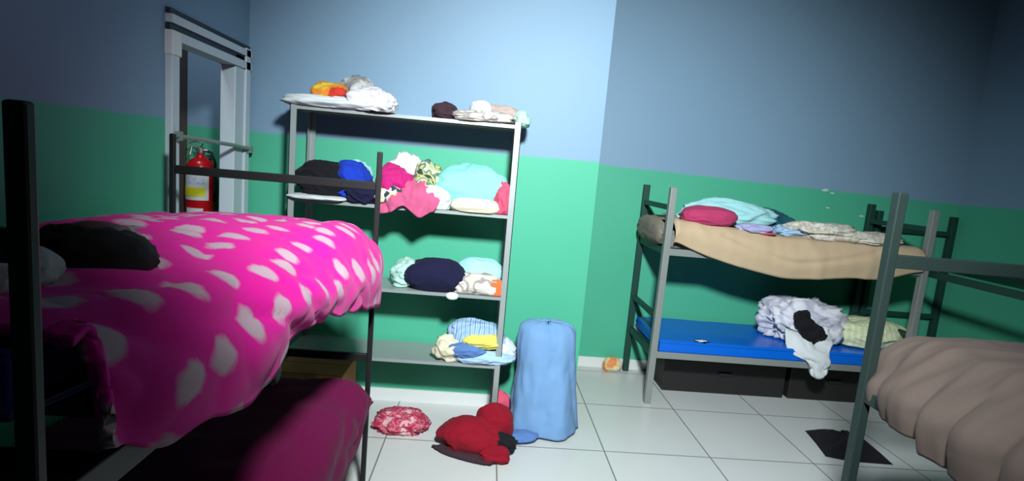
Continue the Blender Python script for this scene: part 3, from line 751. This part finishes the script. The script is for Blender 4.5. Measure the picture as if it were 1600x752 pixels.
band(1.14, 1.345, m_lab, 'label'); band(1.165, 1.22, m_laby, 'yellow_panel', -2.6, -.75, .0822); band(1.24, 1.29, m_labb, 'printed_panel', -2.2, -.8, .0822); band(1.05, 1.09, m_lab, 'lower_label', -2.2, -.9)
bm = bmesh.new(); lathe(bm, [(.02, 1.43), (.024, 1.435), (.024, 1.46), (.015, 1.47)], c, 16); box(bm, (c[0]-.03, c[1]-.012, 1.445), (c[0]+.02, c[1]+.012, 1.465)); part('valve', bm, m_brass, ex)
bm = bmesh.new(); tube(bm, [(c[0]-.02, c[1]-.005, 1.465), (c[0]-.045, c[1]-.02, 1.475), (c[0]-.05, c[1]-.03, 1.42)], .007, 8); tube(bm, [(c[0], c[1], 1.47), (c[0]+.03, c[1]-.02, 1.50), (c[0]-.02, c[1]-.03, 1.505), (c[0]-.055, c[1]-.04, 1.49)], .006, 8); part('handle', bm, m_brass, ex)
bm = bmesh.new(); lathe(bm, [(.014, 0), (.014, .01)], (c[0]+.035, c[1]-.01, 1.45), 12); part('gauge', bm, m_base, ex)
bm = bmesh.new(); tube(bm, [(c[0]+.02, c[1], 1.455), (c[0]+.07, c[1]-.01, 1.44), (c[0]+.095, c[1]-.01, 1.38), (c[0]+.095, c[1]-.01, 1.22), (c[0]+.092, c[1]-.01, 1.14)], .009, 8); part('hose', bm, m_rubber, ex, smooth=True)
bm = bmesh.new(); box(bm, (c[0]-.02, c[1]+.02, 1.40), (c[0]+.02, CY, 1.425)); part('wall_bracket', bm, m_steel, ex)

# ------------------------------------------------------------------ person lying on the upper left bunk
per = empty('person', (-.85, 1.4, 1.24), 'person lying under the pink blanket with only black tied-up hair showing', 'person')
def skin(name, joints, edges, m, root=0, sub=2):
    me = bpy.data.meshes.new(name); me.from_pydata([j[:3] for j in joints], edges, []); me.materials.append(m)
    o = bpy.data.objects.new(name, me); COL.objects.link(o)
    md = o.modifiers.new('skin', 'SKIN'); md.use_smooth_shade = True
    for i, v in enumerate(me.skin_vertices[0].data):
        q = joints[i][3]; v.radius = (q, q); v.use_root = (i == root)
    sb = o.modifiers.new('sub', 'SUBSURF'); sb.levels = sub; sb.render_levels = sub
    o.parent = per; o.matrix_parent_inverse = Matrix.Translation(-per.location)
    return o
J = [(-.90, 1.52, 1.232, .050), (-.86, 1.38, 1.236, .044), (-.82, 1.24, 1.242, .050), (-.79, 1.15, 1.25, .046), (-.75, 1.08, 1.272, .026), (-.715, 1.03, 1.29, .042), (-.695, .97, 1.302, .058), (-.685, .92, 1.302, .046),
     (-.70, 1.16, 1.24, .028), (-.66, 1.30, 1.232, .022), (-.69, 1.43, 1.228, .017), (-.72, 1.48, 1.226, .013),
     (-.88, 1.17, 1.24, .028), (-.97, 1.29, 1.228, .022), (-1.0, 1.42, 1.225, .017), (-1.0, 1.47, 1.224, .013),
     (-.85, 1.60, 1.226, .040), (-.80, 1.83, 1.222, .032), (-.80, 2.02, 1.216, .024), (-.78, 2.08, 1.215, .018),
     (-.96, 1.60, 1.226, .040), (-.99, 1.83, 1.222, .032), (-1.03, 2.02, 1.216, .024), (-1.05, 2.08, 1.215, .018),
     (-.645, 1.02, 1.30, .012)]
Eg = [(0, 1), (1, 2), (2, 3), (3, 4), (4, 5), (5, 6), (6, 7), (3, 8), (8, 9), (9, 10), (10, 11), (3, 12), (12, 13), (13, 14), (14, 15), (0, 16), (16, 17), (17, 18), (18, 19), (0, 20), (20, 21), (21, 22), (22, 23), (5, 24)]
skin('body', J, Eg, m_skin)
skin('shirt', [(-.88, 1.44, 1.234, .054), (-.86, 1.38, 1.237, .052), (-.82, 1.24, 1.243, .058), (-.79, 1.155, 1.25, .053), (-.70, 1.16, 1.24, .036), (-.88, 1.17, 1.24, .036)], [(0, 1), (1, 2), (2, 3), (3, 4), (3, 5)], m_grey)
hp = atY(172, 416, .95)
hr = crumple('hair', m_hair, (hp.x, .95, hp.z+.012), (.062, .08, .056), seed=91, fold=.14, sub=4, power=2); hr.parent = per; hr.matrix_parent_inverse = Matrix.Translation(-per.location)
b2 = atY(112, 380, .93)
hb = crumple('hair_bun', m_hair, (b2.x-.008, .93, b2.z+.004), (.045, .04, .030), seed=92, fold=.2, sub=4, power=2); hb.parent = per; hb.matrix_parent_inverse = Matrix.Translation(-per.location)
pl = crumple('pillow', cloth('pale grey pillow', (.62, .58, .58)), (-.80, .745, 1.297), (.20, .115, .042), zs=1.272, seed=93, fold=.06, power=3)
tag(pl, 'grey pillow behind the black post on the upper left bunk', 'pillow')
